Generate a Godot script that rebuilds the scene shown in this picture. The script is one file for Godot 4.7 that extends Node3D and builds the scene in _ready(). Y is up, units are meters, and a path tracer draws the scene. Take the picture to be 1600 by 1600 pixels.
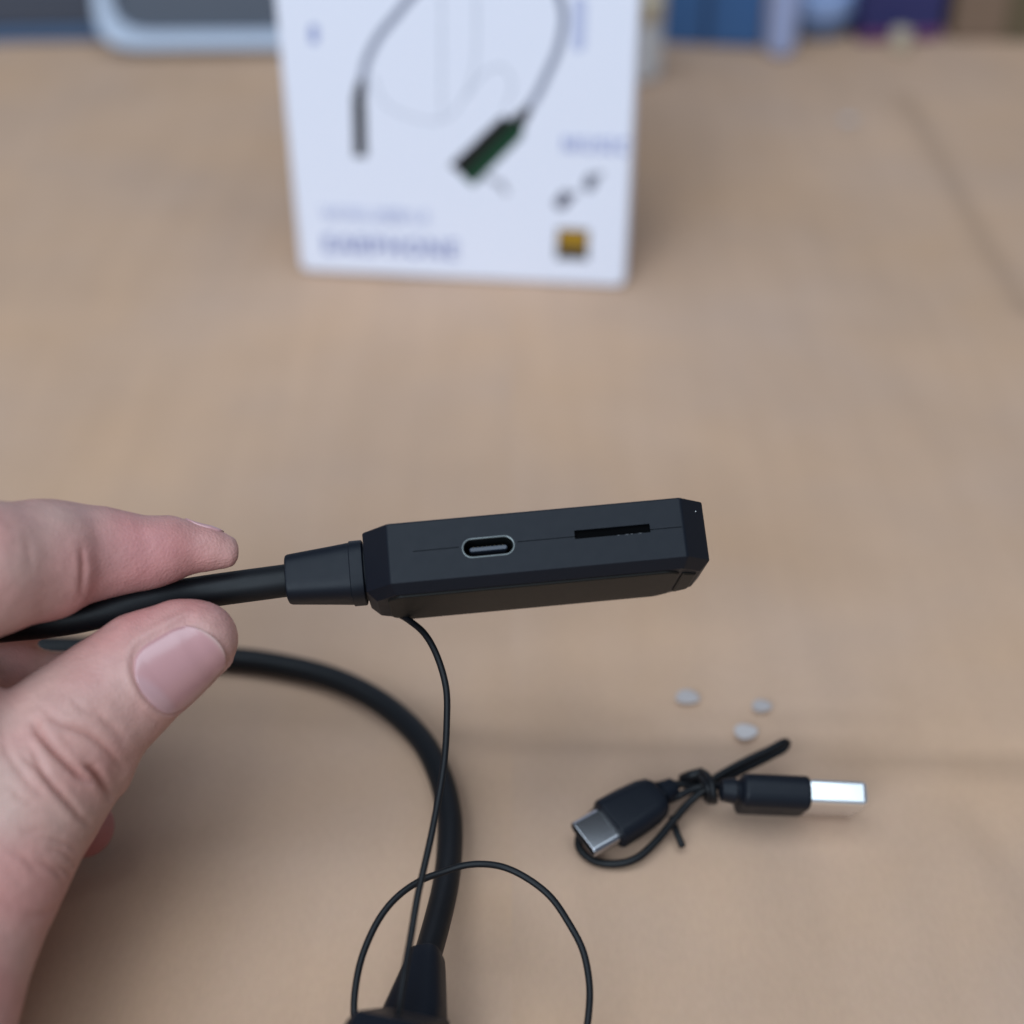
extends Node3D
# A hand holds the control module of a neckband earphone over a sheet of brown cardboard.
# Sizes in the mesh helpers are millimetres; MM turns them into metres.

const MM := 0.001
var black_plastic: StandardMaterial3D
var black_gloss: StandardMaterial3D
var black_rubber: StandardMaterial3D
var dark_inside: StandardMaterial3D
var steel: StandardMaterial3D
var grain_map: Texture2D


# ------------------------------------------------------------------ helpers
func tag(o: Node3D, label: String, category: String, group := "") -> void:
	o.set_meta("label", label)
	o.set_meta("category", category)
	if group:
		o.set_meta("group", group)


func thing(called: String, label: String, category: String, at: Transform3D, group := "") -> Node3D:
	var o := Node3D.new()
	o.name = called
	add_child(o, true)
	o.transform = at
	tag(o, label, category, group)
	return o


func part(called: String, mesh: Mesh, mat: Material, parent: Node) -> MeshInstance3D:
	var o := MeshInstance3D.new()
	o.name = called
	o.mesh = mesh
	o.material_override = mat
	parent.add_child(o, true)
	return o


func plain(srgb: Color, rough: float, metal := 0.0, spec := 0.5) -> StandardMaterial3D:
	var m := StandardMaterial3D.new()
	m.albedo_color = srgb
	m.roughness = rough
	m.metallic = metal
	m.metallic_specular = spec
	return m


func noise_tex(freq: float, octaves: int, rng: int, side := 512, kind := FastNoiseLite.TYPE_SIMPLEX_SMOOTH) -> NoiseTexture2D:
	var n := FastNoiseLite.new()
	n.noise_type = kind
	n.frequency = freq
	n.fractal_octaves = octaves
	n.seed = rng
	var t := NoiseTexture2D.new()
	t.noise = n
	t.width = side
	t.height = side
	t.seamless = true
	return t


# Turns points and triangles (welded) into a mesh whose faces point outward and whose edges are sharp beyond an angle.
func finish(v: PackedVector3Array, i: PackedInt32Array, angle := 35.0, scale := MM, colors := PackedColorArray(), uvs := PackedVector2Array(), closed := true) -> ArrayMesh:
	var nf := i.size() / 3
	var volume := 0.0
	for f in nf:
		volume += v[i[f * 3]].dot(v[i[f * 3 + 1]].cross(v[i[f * 3 + 2]]))
	var turn := closed and volume > 0.0
	var fn := PackedVector3Array()
	fn.resize(nf)
	var around := []
	around.resize(v.size())
	for k in v.size():
		around[k] = PackedInt32Array()
	for f in nf:
		if turn:
			var t := i[f * 3 + 1]
			i[f * 3 + 1] = i[f * 3 + 2]
			i[f * 3 + 2] = t
		var a := v[i[f * 3]]
		fn[f] = (v[i[f * 3 + 2]] - a).cross(v[i[f * 3 + 1]] - a)
		for c in 3:
			around[i[f * 3 + c]].append(f)
	var least := cos(deg_to_rad(angle))
	var pv := PackedVector3Array()
	var pn := PackedVector3Array()
	var pc := PackedColorArray()
	var pu := PackedVector2Array()
	for f in nf:
		var own := fn[f].normalized()
		for c in 3:
			var k := i[f * 3 + c]
			var n := Vector3.ZERO
			for g in around[k]:
				if fn[g].normalized().dot(own) >= least:
					n += fn[g]
			pv.append(v[k] * scale)
			pn.append(n.normalized() if n.length_squared() > 0.0 else own)
			if colors.size():
				pc.append(colors[k])
			if uvs.size():
				pu.append(uvs[k])
	var arrays := []
	arrays.resize(Mesh.ARRAY_MAX)
	arrays[Mesh.ARRAY_VERTEX] = pv
	arrays[Mesh.ARRAY_NORMAL] = pn
	if colors.size():
		arrays[Mesh.ARRAY_COLOR] = pc
	if uvs.size():
		arrays[Mesh.ARRAY_TEX_UV] = pu
	var m := ArrayMesh.new()
	m.add_surface_from_arrays(Mesh.PRIMITIVE_TRIANGLES, arrays)
	return m


# Skins a list of rings; both ends are closed.
func loft_raw(rings: Array, v: PackedVector3Array, i: PackedInt32Array, closed_loop := false) -> Array:
	var n: int = rings[0].size()
	var base := v.size()
	for r in rings:
		v.append_array(r)
	var m := rings.size()
	for a in (m if closed_loop else m - 1):
		var b := (a + 1) % m
		for k in n:
			var l := (k + 1) % n
			i.append_array(PackedInt32Array([base + a * n + k, base + a * n + l, base + b * n + l, base + a * n + k, base + b * n + l, base + b * n + k]))
	if not closed_loop:
		for e in 2:
			var mid := Vector3.ZERO
			var row := 0 if e == 0 else m - 1
			for k in n:
				mid += v[base + row * n + k] / n
			var c := v.size()
			v.append(mid)
			for k in n:
				var l := (k + 1) % n
				if e == 0:
					i.append_array(PackedInt32Array([c, base + row * n + l, base + row * n + k]))
				else:
					i.append_array(PackedInt32Array([c, base + row * n + k, base + row * n + l]))
	return [v, i]


func loft(rings: Array, angle := 35.0, scale := MM) -> ArrayMesh:
	var r := loft_raw(rings, PackedVector3Array(), PackedInt32Array())
	return finish(r[0], r[1], angle, scale)


func spline(pts: Array, per := 10, closed_loop := false) -> PackedVector3Array:
	var out := PackedVector3Array()
	var n := pts.size()
	for s in (n if closed_loop else n - 1):
		var a: Vector3 = pts[(s - 1 + n) % n] if closed_loop or s > 0 else pts[0] * 2.0 - pts[1]
		var b: Vector3 = pts[s]
		var c: Vector3 = pts[(s + 1) % n]
		var d: Vector3 = pts[(s + 2) % n] if closed_loop or s + 2 < n else pts[n - 1] * 2.0 - pts[n - 2]
		# centripetal parameters keep uneven points from overshooting
		var t1 := sqrt(maxf(a.distance_to(b), 1e-6))
		var t2 := t1 + sqrt(maxf(b.distance_to(c), 1e-6))
		var t3 := t2 + sqrt(maxf(c.distance_to(d), 1e-6))
		for k in per:
			var t := lerpf(t1, t2, float(k) / per)
			var p1 := a.lerp(b, t / t1)
			var p2 := b.lerp(c, (t - t1) / (t2 - t1))
			var p3 := c.lerp(d, (t - t2) / (t3 - t2))
			out.append(p1.lerp(p2, t / t2).lerp(p2.lerp(p3, (t - t1) / (t3 - t1)), (t - t1) / (t2 - t1)))
	if not closed_loop:
		out.append(pts[n - 1])
	return out


# A round cord along points; radii run from r0 to r1, the ends are rounded.
func cord(path: PackedVector3Array, r0: float, r1: float, sides := 18, squash := 1.0, closed_loop := false) -> ArrayMesh:
	var rings := []
	var n := path.size()
	var t0 := (path[1] - path[0]).normalized()
	var side := t0.cross(Vector3.UP if absf(t0.y) < 0.9 else Vector3.RIGHT).normalized()
	for k in n:
		var t := (path[(k + 1) % n] - path[(k - 1 + n) % n]).normalized() if closed_loop else (path[mini(k + 1, n - 1)] - path[maxi(k - 1, 0)]).normalized()
		side = (side - t * side.dot(t)).normalized()
		var up := t.cross(side)
		var r := lerpf(r0, r1, float(k) / (n - 1))
		var ends := [[0.0, 1.0]]
		if not closed_loop and k == 0:
			ends = [[-0.5, 0.15], [-0.42, 0.55], [-0.2, 0.88], [0.0, 1.0]]
		elif not closed_loop and k == n - 1:
			ends = [[0.0, 1.0], [0.2, 0.88], [0.42, 0.55], [0.5, 0.15]]
		for e in ends:
			var ring := PackedVector3Array()
			for s in sides:
				var a := TAU * s / sides
				ring.append(path[k] + t * r * e[0] + (side * cos(a) + up * sin(a) * squash) * r * e[1])
			rings.append(ring)
	var raw := loft_raw(rings, PackedVector3Array(), PackedInt32Array(), closed_loop)
	return finish(raw[0], raw[1], 60.0, 1.0)


# Superellipse ring across x at the given centre.
func ring_x(x: float, cy: float, cz: float, hy: float, hz: float, power: float, sides := 40) -> PackedVector3Array:
	var r := PackedVector3Array()
	for s in sides:
		var a := TAU * (s + 0.5) / sides
		var c := cos(a)
		var d := sin(a)
		r.append(Vector3(x, cy + signf(c) * pow(absf(c), 2.0 / power) * hy, cz + signf(d) * pow(absf(d), 2.0 / power) * hz))
	return r


# Rounded rectangle ring across x.
func rect_x(x: float, cy: float, cz: float, hy: float, hz: float, r: float, steps := 6) -> PackedVector3Array:
	var out := PackedVector3Array()
	r = minf(r, minf(hy, hz))
	for q in 4:
		var sy: float = [1, -1, -1, 1][q]
		var sz: float = [1, 1, -1, -1][q]
		for k in steps:
			var a := PI / 2 * (q + float(k) / (steps - 1))
			out.append(Vector3(x, cy + sy * (hy - r) + r * cos(a), cz + sz * (hz - r) + r * sin(a)))
	return out


# A convex outline in x and z moved inwards, its corners rounded.
func inset(poly: PackedVector2Array, by: float, r: float) -> PackedVector2Array:
	var p := poly
	if by > 0.0:
		p = Geometry2D.offset_polygon(poly, -by, Geometry2D.JOIN_MITER)[0]
		# the offset outline may start at another corner; keep the corners matched
		var first := 0
		for k in p.size():
			if p[k].distance_to(poly[0]) < p[first].distance_to(poly[0]):
				first = k
		p = p.slice(first) + p.slice(0, first)
	var out := PackedVector2Array()
	var n := p.size()
	for k in n:
		var a := p[k]
		var b := p[(k - 1 + n) % n]
		var c := p[(k + 1) % n]
		var u := (b - a).normalized()
		var w := (c - a).normalized()
		for s in 4:
			var t := s / 3.0
			out.append((a + u * r).lerp(a, t).lerp(a.lerp(a + w * r, t), t))
	return out


func slab(poly: PackedVector2Array, levels: Array, r: float, angle := 35.0, scale := MM) -> ArrayMesh:
	return loft(slab_rings(poly, levels, r), angle, scale)


func slab_rings(poly: PackedVector2Array, levels: Array, r: float) -> Array:
	var rings := []
	for l in levels:
		var ring := PackedVector3Array()
		for q in inset(poly, l[1], r):
			ring.append(Vector3(q.x, l[0], q.y))
		rings.append(ring)
	return rings


func rounded_box(sx: float, sy: float, sz: float, r: float) -> ArrayMesh:
	var h := PackedVector2Array([Vector2(-sx / 2, -sz / 2), Vector2(sx / 2, -sz / 2), Vector2(sx / 2, sz / 2), Vector2(-sx / 2, sz / 2)])
	return slab(h, [[0.0, r], [r * 0.3, r * 0.3], [r, 0.0], [sy - r, 0.0], [sy - r * 0.3, r * 0.3], [sy, r]], r, 40.0)


# ------------------------------------------------------------------ scene
func _ready() -> void:
	camera_and_light()
	materials()
	table()
	background_things()
	packaging_box()
	charging_cable()
	earphone()
	hand()
	paper_scraps()


func camera_and_light() -> void:
	var cam := Camera3D.new()
	cam.name = "camera"
	add_child(cam)
	cam.position = Vector3(0, 0.233, 0)
	cam.rotation_degrees = Vector3(-37.5, 0, 0)
	var lens := CameraAttributesPhysical.new()
	lens.frustum_focal_length = 34.85
	lens.frustum_focus_distance = 0.266
	lens.exposure_aperture = 4.2
	lens.frustum_near = 0.01
	lens.frustum_far = 60.0
	cam.attributes = lens
	cam.fov = 38.0
	cam.near = 0.01
	cam.far = 60.0
	cam.current = true
	var e := Environment.new()
	e.background_mode = Environment.BG_COLOR
	e.background_color = Color(0.42, 0.45, 0.50)
	e.tonemap_mode = Environment.TONE_MAPPER_LINEAR
	e.tonemap_exposure = 1.03
	e.sdfgi_enabled = true
	e.ssao_enabled = true
	e.ssil_enabled = true
	var we := WorldEnvironment.new()
	we.name = "environment"
	we.environment = e
	add_child(we)
	# a cool ceiling panel overhead to the left, and an added fill lamp behind the photographer's left shoulder
	for k in 2:
		var a := AreaLight3D.new()
		a.name = "panel_and_fill_light"
		add_child(a, true)
		a.area_size = [Vector2(1.7, 1.3), Vector2(1.2, 0.9)][k]
		a.position = [Vector3(-0.14, 1.85, 0.14), Vector3(-0.75, 1.15, 1.35)][k]
		a.look_at([Vector3(-0.05, 0.0, -0.15), Vector3(0.0, 0.0, -0.4)][k], Vector3.FORWARD)
		a.light_energy = [2.6, 3.1][k]
		a.light_color = Color(0.875, 0.945, 1.0)
		a.shadow_enabled = true
		a.light_size = 0.5


func materials() -> void:
	grain_map = noise_tex(0.35, 2, 3, 256)
	var smudge := noise_tex(0.012, 4, 31, 512)
	var ramp := Gradient.new()
	ramp.set_color(0, Color(0.9, 0.9, 0.9))
	ramp.set_color(1, Color(1, 1, 1))
	smudge.color_ramp = ramp
	black_plastic = plain(Color8(16, 20, 28), 0.48, 0.0, 0.32)
	black_gloss = plain(Color8(27, 26, 24), 0.5, 0.0, 0.3)
	black_rubber = plain(Color8(12, 14, 18), 0.5, 0.0, 0.36)
	dark_inside = plain(Color8(6, 6, 7), 0.8, 0.0, 0.1)
	steel = plain(Color8(196, 200, 206), 0.32, 1.0)
	for m in [black_plastic, black_rubber, black_gloss]:
		m.uv1_triplanar = true
		m.uv1_scale = Vector3.ONE * 60.0
		if m != black_gloss:
			m.roughness_texture = smudge
			m.roughness *= 1.05
		m.heightmap_enabled = true
		m.heightmap_texture = grain_map
		m.heightmap_scale = 0.002 if m != black_gloss else 0.001


func table() -> void:
	# kraft colour with soft mottling, long faint flute streaks and fibres
	var side := 1024
	var img := Image.create(side, side, false, Image.FORMAT_RGB8)
	var n := FastNoiseLite.new()
	n.seed = 11
	n.frequency = 1.0
	n.fractal_octaves = 4
	var n2 := FastNoiseLite.new()
	n2.seed = 5
	n2.frequency = 1.0
	n2.fractal_octaves = 2
	for y in side:
		for x in side:
			var u := float(x) / side
			var w := float(y) / side
			var blotch := n.get_noise_2d(u * 7.0, w * 7.0)
			var streak := n2.get_noise_2d(u * 46.0, w * 5.0)
			var across := n2.get_noise_2d(u * 4.0 + 40.0, w * 24.0)
			var fibre := n2.get_noise_2d(u * 420.0, w * 190.0)
			var warm := n.get_noise_2d(u * 6.0 + 70.0, w * 6.0 + 30.0)
			var k := 1.0 + 0.026 * blotch + 0.014 * streak + 0.004 * across + 0.014 * fibre
			img.set_pixel(x, y, Color(0.735 * k * (1.0 + 0.02 * warm), 0.606 * k, 0.510 * k * (1.0 - 0.04 * warm)))
	var m := plain(Color.WHITE, 0.78, 0.0, 0.3)
	m.albedo_texture = ImageTexture.create_from_image(img)
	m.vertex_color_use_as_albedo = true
	# the sheet itself: gently uneven, with pressed creases
	var bumps := FastNoiseLite.new()
	bumps.seed = 21
	bumps.frequency = 1.0
	bumps.fractal_octaves = 3
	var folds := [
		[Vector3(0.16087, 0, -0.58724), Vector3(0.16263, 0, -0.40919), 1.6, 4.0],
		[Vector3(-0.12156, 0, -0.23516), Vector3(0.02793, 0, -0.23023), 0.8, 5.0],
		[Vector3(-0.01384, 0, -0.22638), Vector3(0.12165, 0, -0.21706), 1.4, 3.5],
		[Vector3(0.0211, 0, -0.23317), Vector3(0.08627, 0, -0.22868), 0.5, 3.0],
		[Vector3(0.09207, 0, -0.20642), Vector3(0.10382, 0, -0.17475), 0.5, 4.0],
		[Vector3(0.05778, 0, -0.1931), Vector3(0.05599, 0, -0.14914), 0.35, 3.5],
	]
	var x0 := -0.62
	var z0 := -1.02
	var nx := 300
	var nz := 300
	var v := PackedVector3Array()
	var uv := PackedVector2Array()
	var i := PackedInt32Array()
	var crease_shade := PackedColorArray()
	for b in nz + 1:
		for a in nx + 1:
			var p := Vector3(x0 + 1.24 * a / nx, 0, z0 + 1.24 * b / nz)
			var h := bumps.get_noise_2d(p.x * 9.0, p.z * 9.0) * 0.8 + bumps.get_noise_2d(p.x * 30.0 + 9.0, p.z * 30.0) * 0.18 - 0.5
			var shade_amount := 0.0
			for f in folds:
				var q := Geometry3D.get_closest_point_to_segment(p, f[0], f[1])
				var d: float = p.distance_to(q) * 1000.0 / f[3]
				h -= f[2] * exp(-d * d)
				shade_amount = maxf(shade_amount, f[2] * exp(-d * d))
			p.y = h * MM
			crease_shade.append(Color.WHITE * (1.0 - 0.11 * minf(shade_amount, 1.5)))  # crease shading painted into the vertex colour, darker along each fold
			v.append(p)
			uv.append(Vector2(p.x, p.z) / 0.62)
	for b in nz:
		for a in nx:
			var k := b * (nx + 1) + a
			i.append_array(PackedInt32Array([k, k + 1, k + nx + 2, k, k + nx + 2, k + nx + 1]))
	var top := part("table_surface", finish(v, i, 80.0, 1.0, crease_shade, uv, false), m, self)
	top.set_meta("kind", "structure")
	top.set_meta("label", "brown cardboard sheet with pressed creases covering the table")
	var under := part("table_board", rounded_box(1240, 30, 1240, 2), plain(Color8(120, 96, 70), 0.8), self)
	under.position = Vector3(0, -0.035, -0.4)
	under.set_meta("kind", "structure")


func background_things() -> void:
	# things left standing along the far side of the cardboard
	var tub := thing("storage_bin", "dark grey plastic bin with a blue foot band at the far left", "bin", Transform3D(Basis(Vector3.UP, 0.06), Vector3(-0.21842, 0, -0.64129)))
	part("bin_body", tray_mesh(92, 70, 55, 8, 2.0, 14), plain(Color8(66, 70, 82), 0.6), tub).position = Vector3(0, 0.0062, -0.035)
	part("foot_band", rounded_box(94, 6, 72, 1.0), plain(Color8(66, 92, 124), 0.5), tub).position = Vector3(0, 0, -0.035)
	var tray := thing("plastic_tray", "pale blue framed tray with dark inside, tilted back left of the retail box", "tray", Transform3D(Basis(Vector3.UP, 0.02), Vector3(-0.12719, 0, -0.62745)))
	var lean := Transform3D(Basis(Vector3.RIGHT, deg_to_rad(66)), Vector3(0, 0.055, -0.028))
	part("rim", tray_mesh(100, 120, 9, 15, 7.5, 3), plain(Color8(168, 178, 196), 0.5), tray).transform = lean
	part("liner", rounded_box(86, 1.5, 106, 0.5), plain(Color8(72, 76, 86), 0.7), tray).transform = lean * Transform3D(Basis(), Vector3(0, 0.0028, 0))
	var tape := thing("white_jar", "small white jar with cream lid half hidden behind the retail box", "jar", Transform3D(Basis(), Vector3(0.05314, 0, -0.59552)))
	part("jar_body", lathe([[8.4, 0], [9, 1], [9, 22], [8.2, 24]]), plain(Color8(226, 228, 230), 0.45), tape).position = Vector3(0, 0, -0.009)
	part("jar_lid", lathe([[8.8, 24], [9.4, 24.6], [9.4, 31], [8.6, 32], [0.5, 32]]), plain(Color8(206, 190, 164), 0.5), tape).position = Vector3(0, 0, -0.009)
	var blue := thing("blue_carton", "blue carton with a darker stripe behind the right of the retail box", "carton", Transform3D(Basis(Vector3.UP, -0.12), Vector3(0.08695, 0, -0.6374)))
	part("carton_body", rounded_box(43, 70, 36, 1.0), plain(Color8(64, 108, 160), 0.5), blue).position = Vector3(0, 0, -0.018)
	part("dark_stripe", rounded_box(3.6, 69, 1.0, 0.3), plain(Color8(48, 78, 116), 0.5), blue).position = Vector3(-0.003, 0.0005, 0.0002)
	var flask := thing("pale_bottle", "pale lavender bottle with rounded foot standing beside the blue carton", "bottle", Transform3D(Basis(), Vector3(0.11531, 0, -0.62145)))
	part("bottle_body", lathe([[4.0, 0], [5.6, 1.2], [6.4, 5], [6.4, 38], [5, 43], [3.2, 45]]), plain(Color8(176, 188, 226), 0.4), flask).position = Vector3(0, 0, -0.007)
	part("bottle_cap", lathe([[3.4, 45], [3.8, 45.5], [3.8, 56], [3.2, 57], [0.4, 57]]), plain(Color8(220, 224, 236), 0.4), flask).position = Vector3(0, 0, -0.007)
	var pouch := thing("blue_tub", "light blue lidded tub behind the pale bottle", "tub", Transform3D(Basis(), Vector3(0.13581, 0, -0.64129)))
	part("tub_body", lathe([[12, 0], [13.5, 1.5], [14.5, 9]]), plain(Color8(96, 116, 150), 0.5), pouch).position = Vector3(0, 0, -0.016)
	part("tub_lid", lathe([[15, 9], [15.6, 9.6], [15.6, 18], [14.6, 19], [0.5, 19.4]]), plain(Color8(150, 172, 214), 0.45), pouch).position = Vector3(0, 0, -0.016)
	var navy := thing("navy_carton", "navy carton with a magenta lower edge at the far right", "carton", Transform3D(Basis(Vector3.UP, 0.1), Vector3(0.16974, 0, -0.64286)))
	part("carton_body", rounded_box(37, 64, 34, 1.0), plain(Color8(46, 48, 98), 0.5), navy).position = Vector3(0, 0, -0.017)
	part("magenta_edge", rounded_box(36.8, 4, 1.0, 0.3), plain(Color8(112, 56, 104), 0.5), navy).position = Vector3(0, 0.0008, 0.0002)
	var knob := thing("cork_stopper", "small beige stopper lying in front of the navy carton", "stopper", Transform3D(Basis(), Vector3(0.1675, 0, -0.63201)))
	part("stopper_body", lathe([[3.6, 0], [4.2, 0.8], [4.6, 7], [4.0, 8.6], [0.4, 9]]), plain(Color8(186, 172, 150), 0.8), knob)
	var crate := thing("brown_carton", "brown cardboard carton with a darker half at the right edge", "carton", Transform3D(Basis(Vector3.UP, -0.04), Vector3(0.21364, 0, -0.64443)))
	part("carton_body", rounded_box(44, 66, 40, 0.8), plain(Color8(124, 100, 82), 0.8), crate).position = Vector3(0.001, 0, -0.02)
	part("dark_flap", rounded_box(22, 65.6, 1.2, 0.3), plain(Color8(96, 82, 60), 0.8), crate).position = Vector3(0.0125, 0.0002, 0.0003)


# A turned shape: [radius, height] pairs from the foot up.
func lathe(profile: Array) -> ArrayMesh:
	var rings := []
	for p in profile:
		var ring := PackedVector3Array()
		for s in 32:
			ring.append(Vector3(cos(TAU * s / 32), 0, sin(TAU * s / 32)) * p[0] + Vector3(0, p[1], 0))
		rings.append(ring)
	return loft(rings, 40.0)


# An open tray with rounded corners.
func tray_mesh(sx: float, sz: float, tall: float, r: float, wall: float, floor_at: float) -> ArrayMesh:
	var h := PackedVector2Array([Vector2(-sx / 2, -sz / 2), Vector2(sx / 2, -sz / 2), Vector2(sx / 2, sz / 2), Vector2(-sx / 2, sz / 2)])
	var k := tall - 1.0
	return slab(h, [[0.0, 1.0], [1.0, 0.0], [k, 0.0], [tall, 0.6], [tall, wall - 0.6], [k, wall], [minf(floor_at, k - 0.5), wall + 0.2], [minf(floor_at, k - 0.5) - 0.4, wall + 0.8]], r, 45.0)


func packaging_box() -> void:
	var w := 0.1057 * 1000.0
	var h := 165.0
	var card := plain(Color8(236, 238, 250), 0.42, 0.0, 0.4)
	var o := thing("packaging_box", "white retail box printed with a neckband earphone, standing upright on the cardboard", "box", Transform3D(Basis(Vector3.UP, -0.1011), Vector3(-0.06889, 0, -0.4326)))
	var face := PackedVector2Array([Vector2(0, 0), Vector2(w, 0), Vector2(w, -h), Vector2(0, -h)])
	var b := part("carton", slab(face, [[0.0, 0.8], [0.8, 0.0], [37.4, 0.0], [38.0, 0.6]], 3.0), card, o)
	b.rotation.x = PI / 2
	b.position = Vector3(0, 0, -38.3) * MM
	# the print, in millimetres from the lower left corner
	var k := 5.0
	var img := Image.create(int(w * k), int(h * k), false, Image.FORMAT_RGB8)
	img.fill(Color8(236, 238, 251))
	var cable := Color8(140, 145, 164)
	var pale := Color8(204, 208, 222)
	var dark := Color8(22, 22, 26)
	var green := Color8(14, 62, 42)
	stroke(img, k, h, [Vector2(24.06, 60.33), Vector2(25.38, 69.25), Vector2(29.71, 78.05), Vector2(35.35, 84.83), Vector2(41.62, 91.85), Vector2(51.02, 98.11), Vector2(63.82, 101.18), Vector2(76.49, 98.92), Vector2(82.39, 92.85)], 2.4, cable)
	stroke(img, k, h, [Vector2(82.39, 92.85), Vector2(83.98, 86.53), Vector2(82.69, 77.16), Vector2(79.63, 69.41), Vector2(76.50, 62.46), Vector2(73.47, 57.97)], 2.4, cable)
	stroke(img, k, h, [Vector2(49.27, 100.73), Vector2(48.63, 78.74), Vector2(47.92, 54.30)], 0.9, pale)
	stroke(img, k, h, [Vector2(58.74, 101.02), Vector2(58.78, 79.11), Vector2(57.88, 69.53), Vector2(53.86, 59.56), Vector2(47.90, 53.69), Vector2(38.18, 54.49), Vector2(30.58, 58.60), Vector2(27.52, 66.40)], 0.9, pale)
	stroke(img, k, h, [Vector2(55.83, 61.62), Vector2(60.71, 68.67), Vector2(66.41, 70.83), Vector2(69.25, 66.09), Vector2(67.32, 58.12)], 0.9, pale)
	fill(img, k, h, [Vector2(22.81, 65.24), Vector2(24.75, 65.31), Vector2(24.97, 59.37), Vector2(24.25, 40.90), Vector2(20.24, 40.72), Vector2(21.06, 59.21)], dark)
	fill(img, k, h, [Vector2(73.46, 59.17), Vector2(75.39, 58.05), Vector2(71.96, 51.47), Vector2(67.31, 54.11)], dark)
	fill(img, k, h, [Vector2(66.36, 56.08), Vector2(70.02, 53.82), Vector2(53.77, 36.13), Vector2(49.87, 39.33)], dark)
	fill(img, k, h, [Vector2(70.02, 54.22), Vector2(72.93, 51.92), Vector2(72.16, 49.24), Vector2(57.09, 32.67), Vector2(53.56, 35.91)], green)
	stroke(img, k, h, [Vector2(61.32, 36.27), Vector2(66.26, 32.89)], 1.6, Color8(170, 172, 182))
	stroke(img, k, h, [Vector2(65.67, 34.35), Vector2(67.25, 31.22)], 1.6, Color8(150, 152, 165))
	stroke(img, k, h, [Vector2(84.41, 28.18), Vector2(85.95, 30.41)], 4.0, Color8(84, 84, 100))
	stroke(img, k, h, [Vector2(86.35, 30.42), Vector2(88.69, 31.61)], 1.6, Color8(140, 142, 156))
	stroke(img, k, h, [Vector2(92.95, 34.58), Vector2(93.67, 36.73)], 3.6, Color8(92, 96, 112))
	stroke(img, k, h, [Vector2(93.29, 36.29), Vector2(96.34, 38.53)], 1.6, Color8(140, 142, 156))
	fill(img, k, h, [Vector2(83.37, 19.84), Vector2(93.42, 19.68), Vector2(93.35, 8.95), Vector2(83.16, 9.09)], Color8(62, 56, 48))
	fill(img, k, h, [Vector2(83.98, 19.20), Vector2(92.84, 18.99), Vector2(92.81, 13.20), Vector2(83.89, 13.41)], Color8(168, 128, 32))
	stroke(img, k, h, [Vector2(10.86, 80.22), Vector2(10.60, 76.98)], 2.6, Color8(150, 160, 205))
	stroke(img, k, h, [Vector2(88.46, 90.34), Vector2(88.42, 78.32)], 4.2, Color8(196, 202, 230))
	var pm := plain(Color.WHITE, 0.4, 0.0, 0.4)
	pm.albedo_texture = ImageTexture.create_from_image(img)
	var q := PackedVector3Array()
	var uv := PackedVector2Array()
	for z in [0.0, -0.5]:
		for p in inset(face, 0.7, 2.6):
			q.append(Vector3(p.x, -p.y, z))
			uv.append(Vector2(p.x / w, 1.0 + p.y / h))
	var nq := q.size() / 2
	var ix := PackedInt32Array()
	for t in range(1, nq - 1):
		ix.append_array(PackedInt32Array([0, t, t + 1, nq, nq + t + 1, nq + t]))
	for t in nq:
		var t2 := (t + 1) % nq
		ix.append_array(PackedInt32Array([t, nq + t, nq + t2, t, nq + t2, t2]))
	part("printed_front", finish(q, ix, 20.0, MM, PackedColorArray(), uv), pm, o)
	for t in [["WIRELESS", Vector2(8.60, 17.61), 4.2, Color8(165, 172, 208), false], ["STYLE", Vector2(28.00, 17.70), 4.2, Color8(160, 168, 206), false], ["EARPHONE", Vector2(7.84, 5.30), 6.0, Color8(132, 140, 186), true], ["MUSIC", Vector2(84.10, 43.81), 4.6, Color8(158, 166, 208), true]]:
		lettering(t[0], t[1], t[2], t[3], t[4], o)


func lettering(text: String, at: Vector2, tall: float, color: Color, bold: bool, parent: Node3D) -> void:
	var tm := TextMesh.new()
	var f := SystemFont.new()
	f.font_names = PackedStringArray(["Droid Sans"])
	f.font_weight = 700 if bold else 400
	tm.font = f
	tm.text = text
	tm.font_size = 48
	tm.pixel_size = tall / 34.0 * MM
	tm.depth = 0.0002
	tm.horizontal_alignment = HORIZONTAL_ALIGNMENT_LEFT
	tm.vertical_alignment = VERTICAL_ALIGNMENT_BOTTOM
	var o := part("lettering", tm, plain(color, 0.5), parent)
	o.position = Vector3(at.x, at.y, 0.1) * MM


func stroke(img: Image, k: float, h: float, pts: Array, wide: float, color: Color) -> void:
	var p3 := []
	for p in pts:
		p3.append(Vector3(p.x, p.y, 0))
	var path := spline(p3, 8) if pts.size() > 2 else PackedVector3Array(p3)
	for s in path.size() - 1:
		var a := Vector2(path[s].x, h - path[s].y) * k
		var b := Vector2(path[s + 1].x, h - path[s + 1].y) * k
		var r := wide * k / 2
		var box := Rect2(a, Vector2.ZERO).expand(b).grow(r + 1).intersection(Rect2(0, 0, img.get_width(), img.get_height()))
		for y in range(int(box.position.y), int(box.end.y)):
			for x in range(int(box.position.x), int(box.end.x)):
				var q := Vector2(x + 0.5, y + 0.5)
				if q.distance_to(Geometry2D.get_closest_point_to_segment(q, a, b)) < r:
					img.set_pixel(x, y, color)


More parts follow.
